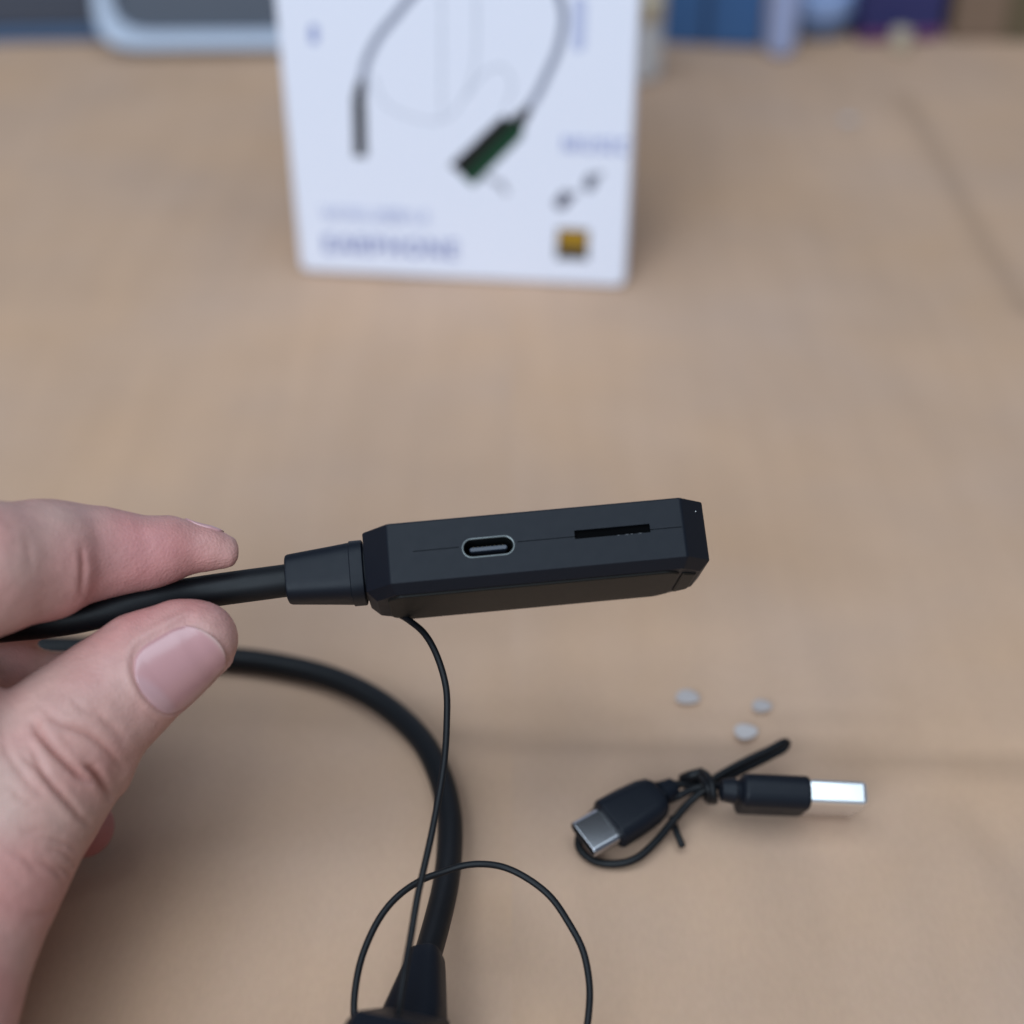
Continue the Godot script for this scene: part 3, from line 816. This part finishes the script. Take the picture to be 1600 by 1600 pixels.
# Skin folds: depth, half width, points on the skin.
var folds := [
	[0.55, 0.55, [Vector3(2.1, 16.3, -1), Vector3(3, 15.6, 0.6), Vector3(4.3, 14.7, 1.8), Vector3(6, 13.4, 3.1), Vector3(7.8, 11.6, 4), Vector3(9.4, 9.3, 4.4), Vector3(10.8, 7.2, 3.9)]],
	[0.70, 0.60, [Vector3(9.9, 10.1, 2.9), Vector3(10.4, 9.4, 2.7), Vector3(10.9, 8.8, 2.5), Vector3(11.3, 7.8, 2.5), Vector3(11.7, 6.8, 2.4), Vector3(12, 5.4, 2.3), Vector3(12.2, 3.8, 2.1), Vector3(12.4, 2, 1.8), Vector3(12.4, -0.1, 1.2)]],
	[0.32, 0.50, [Vector3(3, 17.2, -3.2), Vector3(4.9, 16.4, -1.6), Vector3(6.6, 15.6, -0.9), Vector3(8.5, 14.7, -0.8), Vector3(10.2, 13.6, -0.8), Vector3(11.6, 12, -0.8), Vector3(13, 9.5, -0.8), Vector3(13.8, 6.5, -1.2), Vector3(14.4, 3, -2.2)]],
	[0.20, 0.60, [Vector3(10.9, 15.8, -4.5), Vector3(11.7, 14.9, -3.9), Vector3(12.5, 13.9, -3.4), Vector3(13.3, 12.9, -3.3), Vector3(14, 11.8, -3.3), Vector3(14.6, 10.7, -3.2), Vector3(15, 9.5, -3.2)]],
	[0.45, 0.50, [Vector3(2.5, 14.6, 3.2), Vector3(3.9, 13.2, 5.4), Vector3(5, 11.9, 6.7), Vector3(6.4, 10.3, 7.7), Vector3(8.1, 7.5, 8.3), Vector3(9.5, 3.8, 8.4), Vector3(10.3, -0.7, 6.8)]],
	[0.15, 0.45, [Vector3(1.1, 14.4, 4.5), Vector3(1.8, 14.1, 5), Vector3(2.5, 13.6, 5.5), Vector3(3.5, 13.1, 6), Vector3(4.5, 12.4, 6.4)]],
	[0.15, 0.50, [Vector3(-2.2, 16.1, 1.8), Vector3(-1, 15, 4.7), Vector3(0.7, 13.9, 6.4), Vector3(2.1, 12.7, 7.9), Vector3(3.9, 11.2, 9), Vector3(5.6, 9.7, 9.4)]],
	[0.15, 0.45, [Vector3(0.5, 12.3, 9.8), Vector3(1.3, 11.7, 10.3), Vector3(2.1, 11, 10.8), Vector3(3.1, 10.4, 10.9), Vector3(4.1, 9.7, 11)]],
	[0.18, 0.40, [Vector3(8, 11, 4.4), Vector3(9, 9.8, 4.4), Vector3(9.9, 8.5, 4.2), Vector3(10.7, 7.5, 3.8), Vector3(11.4, 6.3, 3.2), Vector3(11.6, 5.4, 3.1), Vector3(11.8, 4.4, 2.9)]],
	[0.17, 0.40, [Vector3(4.9, 5.9, 14.2), Vector3(5.8, 5.1, 13.7), Vector3(6.7, 4.1, 13.2), Vector3(7.4, 2.8, 12.7), Vector3(8.1, 1.4, 12), Vector3(8.5, -0.2, 11.5), Vector3(8.7, -2.1, 10.7)]],
	[0.17, 0.40, [Vector3(5.9, 4, 14.4), Vector3(6.6, 2.9, 14.1), Vector3(7.3, 1.7, 13.5), Vector3(7.8, 0, 13.1), Vector3(8.1, -2, 12.4), Vector3(8.1, -3.7, 11.9), Vector3(7.5, -7, 10.1)]],
	[0.20, 0.40, [Vector3(4.9, 3.1, 16.9), Vector3(5.6, 2.1, 16.5), Vector3(6.2, 0.9, 16.1), Vector3(6.7, -0.6, 15.8), Vector3(7, -2.3, 15.4), Vector3(7.1, -3.6, 15.2), Vector3(7, -5.3, 14.7)]],
	[0.20, 0.40, [Vector3(6.7, 0.6, 15.2), Vector3(7.2, -1, 14.7), Vector3(7.6, -3, 13.9), Vector3(7.5, -4.4, 13.5), Vector3(7.3, -6.4, 12.6)]],
	[0.13, 0.60, [Vector3(5.7, -8.8, 16.3), Vector3(5.6, -6.4, 18.7), Vector3(5.1, -5.2, 20.3), Vector3(4.5, -3.7, 21.6), Vector3(3.7, -2.5, 22.7)]],
	[0.10, 0.50, [Vector3(1.4, 8.8, 14.5), Vector3(2.4, 8.2, 14.5), Vector3(3.3, 7.4, 14.5), Vector3(4.6, 6.8, 13.7), Vector3(5.9, 6, 12.8), Vector3(6.7, 5.1, 12.5), Vector3(7.4, 4.1, 12.1)]],
	[0.12, 0.50, [Vector3(1.7, 6.4, 17.5), Vector3(2.6, 5.6, 17.6), Vector3(3.4, 4.7, 17.6), Vector3(4.1, 3.5, 17.8), Vector3(4.7, 2.1, 18)]],
	[0.12, 0.45, [Vector3(7.3, 17.3, -5), Vector3(8.3, 16.8, -4.3), Vector3(9.3, 16.1, -3.7), Vector3(10.3, 15.5, -3.5), Vector3(11.4, 14.8, -3.5)]],
	[0.28, 0.55, [Vector3(7.8, 34.3, -23.6), Vector3(7.9, 33.6, -22.8), Vector3(8.1, 32.9, -22.2), Vector3(8.1, 32, -21.6), Vector3(8.1, 31, -21), Vector3(8, 30, -20.5), Vector3(7.8, 28.8, -20.1), Vector3(7.6, 27.6, -19.9), Vector3(7.3, 26.2, -19.9)]],
	[0.07, 0.60, [Vector3(0.9, 40.1, -19), Vector3(1.4, 39.3, -17.9), Vector3(1.8, 38.5, -16.9), Vector3(1.9, 37.5, -15.7), Vector3(1.9, 36.4, -14.6)]]]


func blend(a: float, b: float, k: float) -> float:
	var h := clampf(0.5 + 0.5 * (a - b) / k, 0.0, 1.0)
	return lerpf(a, b, h) - k * h * (1.0 - h)


func flesh(p: Vector3, use: Array) -> float:
	var total := 1e3
	var own := 1e3
	var group := -1
	for b in use:
		var a: Vector3 = b[1]
		var ab: Vector3 = b[6]
		var q := p - a
		var t := clampf(q.dot(ab) * b[7], 0.0, 1.0)
		var d: float = (q - ab * t).length() - lerpf(b[3], b[4], t)
		if b[0] != group:
			if group >= 0:
				total = blend(total, own, 0.8) if total < 500.0 else own
			own = d
			group = b[0]
		else:
			own = blend(own, d, b[5])
	return blend(total, own, 0.8) if total < 500.0 else own


func near_bones(p: Vector3, reach: float) -> Array:
	var ds := []
	var best := 1e9
	for b in bones:
		var q: Vector3 = p - b[1]
		var t := clampf(q.dot(b[6]) * b[7], 0.0, 1.0)
		var d: float = (q - b[6] * t).length() - lerpf(b[3], b[4], t)
		ds.append(d)
		best = minf(best, d)
	var out := []
	for k in bones.size():
		if ds[k] < best + reach:
			out.append(bones[k])
	return out


# Surface nets over the blocks of a grid that the skin crosses.
func skin(lo: Vector3, hi: Vector3, cell: float, v: PackedVector3Array, tris: PackedInt32Array) -> void:
	var span := 8
	var n := Vector3i(((hi - lo) / (cell * span)).ceil())
	var edge := cell * span
	var half := edge * 0.87 + cell
	var vid := {}
	var grid := {}
	var cells := []
	var pending := []
	for bz in n.z:
		for by in n.y:
			for bx in n.x:
				var o := lo + Vector3(bx, by, bz) * edge
				var mid := o + Vector3.ONE * edge * 0.5
				var use := near_bones(mid, 12.0 + edge)
				if absf(flesh(mid, use)) > half + 1.5:
					continue
				var s := PackedFloat32Array()
				s.resize(729)
				var k := 0
				for z in 9:
					for y in 9:
						for x in 9:
							s[k] = flesh(o + Vector3(x, y, z) * cell, use)
							k += 1
				grid[Vector3i(bx, by, bz)] = s
				for z in 8:
					for y in 8:
						for x in 8:
							var c := x + y * 9 + z * 81
							var sum := Vector3.ZERO
							var crossings := 0
							var inside := 0
							for e in 8:
								if s[c + (e & 1) + ((e >> 1) & 1) * 9 + (e >> 2) * 81] < 0.0:
									inside += 1
							if inside == 0 or inside == 8:
								continue
							for axis in 3:
								var step: int = [1, 9, 81][axis]
								for e in 4:
									var u: int = (e & 1)
									var w: int = e >> 1
									var off: int = [u * 9 + w * 81, u + w * 81, u + w * 9][axis]
									var f0 := s[c + off]
									var f1 := s[c + off + step]
									if (f0 < 0.0) != (f1 < 0.0):
										var t := f0 / (f0 - f1)
										sum += [Vector3(t, u, w), Vector3(u, t, w), Vector3(u, w, t)][axis]
										crossings += 1
							var key := Vector3i(bx * 8 + x, by * 8 + y, bz * 8 + z)
							vid[key] = v.size()
							v.append(o + (Vector3(x, y, z) + sum / crossings) * cell)
							for axis in 3:
								var step: int = [1, 9, 81][axis]
								if (s[c] < 0.0) != (s[c + step] < 0.0):
									pending.append([key, axis, s[c] < 0.0])
	for p in pending:
		var key: Vector3i = p[0]
		var a: Vector3i = [Vector3i(0, 1, 0), Vector3i(0, 0, 1), Vector3i(1, 0, 0)][p[1]]
		var b: Vector3i = [Vector3i(0, 0, 1), Vector3i(1, 0, 0), Vector3i(0, 1, 0)][p[1]]
		if vid.has(key - a) and vid.has(key - b) and vid.has(key - a - b):
			var q := [vid[key], vid[key - a], vid[key - a - b], vid[key - b]]
			if not p[2]:
				q.reverse()
			tris.append_array(PackedInt32Array([q[0], q[2], q[1], q[0], q[3], q[2]]))


func hand() -> void:
	var order := []
	for g in 4:
		for b in bones:
			if b[0] == g:
				b.append(b[2] - b[1])
				b.append(1.0 / (b[2] - b[1]).length_squared())
				order.append(b)
	bones = order
	var root := thing("hand", "bare left hand pinching the black cable between thumb and index finger", "hand", Transform3D(Basis(), Vector3(-0.07899, 0.04477, -0.16816)))
	var v := PackedVector3Array()
	var tris := PackedInt32Array()
	skin(Vector3(-66, -75, -64), Vector3(42, 62, 60), 0.5, v, tris)
	skin(Vector3(-90, -100, 58), Vector3(40, 62, 150), 1.4, v, tris)
	# even out the skin
	var nb := []
	nb.resize(v.size())
	for k in v.size():
		nb[k] = PackedInt32Array()
	for f in range(0, tris.size(), 3):
		for c in 3:
			nb[tris[f + c]].append(tris[f + (c + 1) % 3])
	for round_ in 7:
		var w := v.duplicate()
		for k in v.size():
			var ring: PackedInt32Array = nb[k]
			if ring.size() < 3:
				continue
			var s := Vector3.ZERO
			for q in ring:
				s += v[q]
			w[k] = v[k].lerp(s / ring.size(), 0.5)
		v = w
	# outward directions
	var nrm := PackedVector3Array()
	nrm.resize(v.size())
	for f in range(0, tris.size(), 3):
		var fnv := (v[tris[f + 2]] - v[tris[f]]).cross(v[tris[f + 1]] - v[tris[f]])
		for c in 3:
			nrm[tris[f + c]] += fnv
	for k in v.size():
		nrm[k] = nrm[k].normalized()
	# folds, pores and the nail beds
	var color := PackedColorArray()
	color.resize(v.size())
	var fine := FastNoiseLite.new()
	fine.seed = 4
	fine.frequency = 0.35
	fine.fractal_octaves = 3
	var broad := FastNoiseLite.new()
	broad.seed = 9
	broad.frequency = 0.06
	broad.fractal_octaves = 2
	var boxes := []
	for c in folds:
		var bb := AABB(c[2][0], Vector3.ZERO)
		for p in c[2]:
			bb = bb.expand(p)
		boxes.append(bb.grow(3.0))
	var blush := [
		[Vector3(16.62, 28.97, -27.27), 10.0, Color(1.0, 0.72, 0.80), 0.9],
		[Vector3(26.8, 25.89, -32.47), 6.0, Color(1.0, 0.84, 0.86), 0.6],
		[Vector3(16.27, 21.84, -15.5), 9.0, Color(1.0, 0.86, 0.90), 0.5],
		[Vector3(9.33, 11.25, 3.97), 13.0, Color(0.97, 1.03, 0.98), 0.7],
		[Vector3(2.12, 10.67, 8.2), 12.0, Color(1.0, 1.04, 1.04), 0.6],
		[Vector3(-0.46, -33.14, -19.95), 9.0, Color(0.9, 0.62, 0.66), 1.0],
		[Vector3(5.65, -2.94, 12.34), 10.0, Color(1.0, 0.88, 0.86), 0.6],
		[Vector3(4.46, 0.02, 32.75), 16.0, Color(1.0, 0.88, 0.88), 0.6],
	]
	for k in v.size():
		var p := v[k]
		var dn := nrm[k]
		var move := fine.get_noise_3d(p.x, p.y, p.z) * 0.05 + nail_fold(p)
		var fold_shade := 0.0
		for c in folds.size():
			if not boxes[c].has_point(p):
				continue
			var pts: Array = folds[c][2]
			var best := 1e9
			var at := 0.0
			for s in pts.size() - 1:
				var a: Vector3 = pts[s]
				var ab: Vector3 = pts[s + 1] - a
				var t := clampf((p - a).dot(ab) / ab.length_squared(), 0.0, 1.0)
				var q := p - a - ab * t
				q -= dn * q.dot(dn) * 0.8
				if q.length() < best:
					best = q.length()
					at = (s + t) / (pts.size() - 1)
			var fade := pow(sin(PI * clampf(at, 0.02, 0.98)), 0.6)
			var w: float = folds[c][1]
			var g := exp(-best * best / (w * w))
			var lip := exp(-pow((best - w * 2.6) / (w * 1.6), 2.0))
			move += fade * folds[c][0] * (-1.25 * g + 0.4 * lip)
			fold_shade = maxf(fold_shade, fade * g * minf(1.0, folds[c][0] * 1.6))
		v[k] = p + dn * move
		var tint := Color(1, 1, 1)
		for b in blush:
			var d: float = p.distance_to(b[0]) / b[1]
			tint = tint.lerp(b[2] * tint, b[3] * exp(-d * d))
		tint = tint.lerp(Color(0.62, 0.44, 0.40) * tint, fold_shade * 0.8)  # shade of the folds put into the skin colour, darker and redder
		var m := 1.0 + 0.10 * fine.get_noise_3d(p.x * 0.8, p.y * 0.8, p.z * 0.8)
		var b2 := broad.get_noise_3d(p.x, p.y, p.z)
		color[k] = Color(0.50 * m * tint.r, 0.276 * m * tint.g * (1.0 - 0.16 * b2), 0.24 * m * tint.b * (1.0 - 0.14 * b2))
	var sm := StandardMaterial3D.new()
	sm.vertex_color_use_as_albedo = true
	sm.roughness = 0.48
	sm.metallic_specular = 0.45
	sm.subsurf_scatter_enabled = true
	sm.subsurf_scatter_strength = 0.025
	sm.uv1_triplanar = true
	sm.uv1_scale = Vector3.ONE * 45.0
	sm.heightmap_enabled = true
	sm.heightmap_texture = noise_tex(0.09, 3, 8, 512, FastNoiseLite.TYPE_CELLULAR)
	sm.heightmap_scale = 0.014
	part("skin", finish(v, tris, 80.0, MM, color, PackedVector2Array(), false), sm, root)
	nail("thumb_nail", root, Vector3(19.59, 11.94, -19.88), Vector3(27, 16.6, -24.08) - Vector3(12.59, 8.18, -15.1), Vector3(0, 0.6088, 0.7934), -5.7, 9.6, -24.0, 82.0, 7.8)
	nail("index_nail", root, Vector3(25.22, 22.92, -36.49), Vector3(28.99, 21.93, -37) - Vector3(20.35, 23.64, -35.79), Vector3(0, 0.5187, -0.8518), -4.6, 2.8, -40.0, 40.0, 3.2)


# How far the skin swells round the thumb nail and sinks under it.
func nail_fold(p: Vector3) -> float:
	var u: Vector3 = (Vector3(27, 16.6, -24.08) - Vector3(12.59, 8.18, -15.1)).normalized()
	var q: Vector3 = p - Vector3(19.59, 11.94, -19.88)
	var s := q.dot(u)
	if s < -9.0 or s > 11.0:
		return 0.0
	var e1: Vector3 = (Vector3(0, 0.6088, 0.7934) - u * u.dot(Vector3(0, 0.6088, 0.7934))).normalized()
	var e2 := u.cross(e1)
	if e2.y > 0.0:
		e2 = -e2
	var a := rad_to_deg(atan2(q.dot(e2), q.dot(e1)))
	var x := (a - 27.0) / 55.0
	if absf(x) > 1.5:
		return 0.0
	var r := sqrt(x * x + (s * s / 32.5 if s < 0.0 else 0.0))
	var d := (r - 1.0) * 6.5
	var out := 0.3 * exp(-pow((d - 0.75) / 0.65, 2.0)) - 0.24 * smoothstep(0.35, -0.25, d)
	return out * smoothstep(9.4, 7.6, s)


# A nail plate laid on the skin round an axis; it rises a little from the flesh and ends in a free edge.
func nail(called: String, root: Node3D, c: Vector3, u: Vector3, out: Vector3, s0: float, s1: float, a0: float, a1: float, free: float) -> void:
	u = u.normalized()
	var e1 := (out - u * out.dot(u)).normalized()
	var e2 := u.cross(e1)
	if e2.y > 0.0:
		e2 = -e2
	var ns := 40
	var na := 40
	var v := PackedVector3Array()
	var col := PackedColorArray()
	var i := PackedInt32Array()
	for j in ns + 1:
		for k in na + 1:
			var y := -1.0 + 1.94 * j / ns
			var x := -1.0 + 2.0 * k / na
			# square grid squeezed into a nail outline: round cuticle, flatter tip
			var wide := pow(maxf(1.0 - pow(absf(y), 2.1 if y < 0.0 else 5.0), 0.0), 0.5)
			var yy := y
			if y > 0.0:
				yy = y * (1.0 - 0.10 * x * x)
			var a := deg_to_rad(lerpf(a0, a1, 0.5 + 0.5 * x * wide))
			var s := yy * (s1 if yy > 0.0 else -s0)
			var dir := e1 * cos(a) + e2 * sin(a)
			var at := c + u * s
			var on := c + u * minf(s, free)
			var t := 16.0
			for step in 14:
				t = clampf(t - flesh(on + dir * t, bones) * 0.95, 1.5, 16.0)
			var rim := clampf((1.0 - maxf(absf(x), absf(y))) * 9.0, 0.0, 1.0)
			v.append(at + dir * (t + lerpf(-0.25 if y < 0.7 or called == "index_nail" else 0.12, 0.22, sqrt(rim))))
			var tone := Color(0.47, 0.245, 0.245)
			tone = tone.lerp(Color(0.50, 0.36, 0.38), 0.3 * smoothstep(-0.4, -0.65, y + 0.3 * x * x))
			tone = tone.lerp(Color(0.56, 0.42, 0.37), smoothstep(0.86, 0.98, y))
			col.append(tone)
	for j in ns:
		for k in na:
			var q := j * (na + 1) + k
			i.append_array(PackedInt32Array([q, q + 1, q + na + 2, q, q + na + 2, q + na + 1]))
	var mid := v[(ns / 2) * (na + 1) + na / 2]
	var nn := (v[i[2]] - v[i[0]]).cross(v[i[1]] - v[i[0]])
	var q0 := (ns / 2 * na + na / 2) * 6
	nn = (v[i[q0 + 2]] - v[i[q0]]).cross(v[i[q0 + 1]] - v[i[q0]])
	if nn.dot(mid - c) < 0.0:
		for f in range(0, i.size(), 3):
			var t := i[f + 1]
			i[f + 1] = i[f + 2]
			i[f + 2] = t
	var m := plain(Color.WHITE, 0.28, 0.0, 0.5)
	m.clearcoat_enabled = true
	m.clearcoat = 0.25
	m.clearcoat_roughness = 0.2
	m.vertex_color_use_as_albedo = true
	part(called, finish(v, i, 80.0, MM, col, PackedVector2Array(), false), m, root)


func paper_scraps() -> void:
	var first := "small thin white paper scrap "
	for s in [[Vector3(0.03876, 0.0005, -0.23585), 2.3, 0.3, "left of the bright pair above the charging cable", 172], [Vector3(0.0548, 0.0005, -0.23307), 1.9, 1.1, "greyish, rightmost of the group above the charging cable", 164], [Vector3(0.05032, 0.0005, -0.22532), 2.2, 2.0, "nearest to the charging cable knot", 176], [Vector3(0.13178, 0.0005, -0.55527), 2.6, 0.7, "alone at the upper right of the cardboard", 192]]:
		var m := plain(Color8(s[4] + 2, s[4] - 7, s[4] - 9), 0.75)
		var rings := []
		for e in [[0.0, 0.9], [0.05, 1.0], [0.14, 0.97], [0.16, 0.7]]:
			var ring := PackedVector3Array()
			for k in 14:
				var a: float = TAU * k / 14 + s[2]
				ring.append(Vector3(cos(a) * 1.15, e[0] + 0.12 * sin(a + s[2]), sin(a)) * Vector3(s[1] * e[1], 1.0, s[1] * e[1]) * (1.0 + 0.07 * sin(3.0 * a + s[2])))
			rings.append(ring)
		var o := part("paper_scrap", loft(rings, 50.0), m, self)
		o.position = s[0]
		tag(o, first + s[3], "paper scrap", "paper scraps on the cardboard")
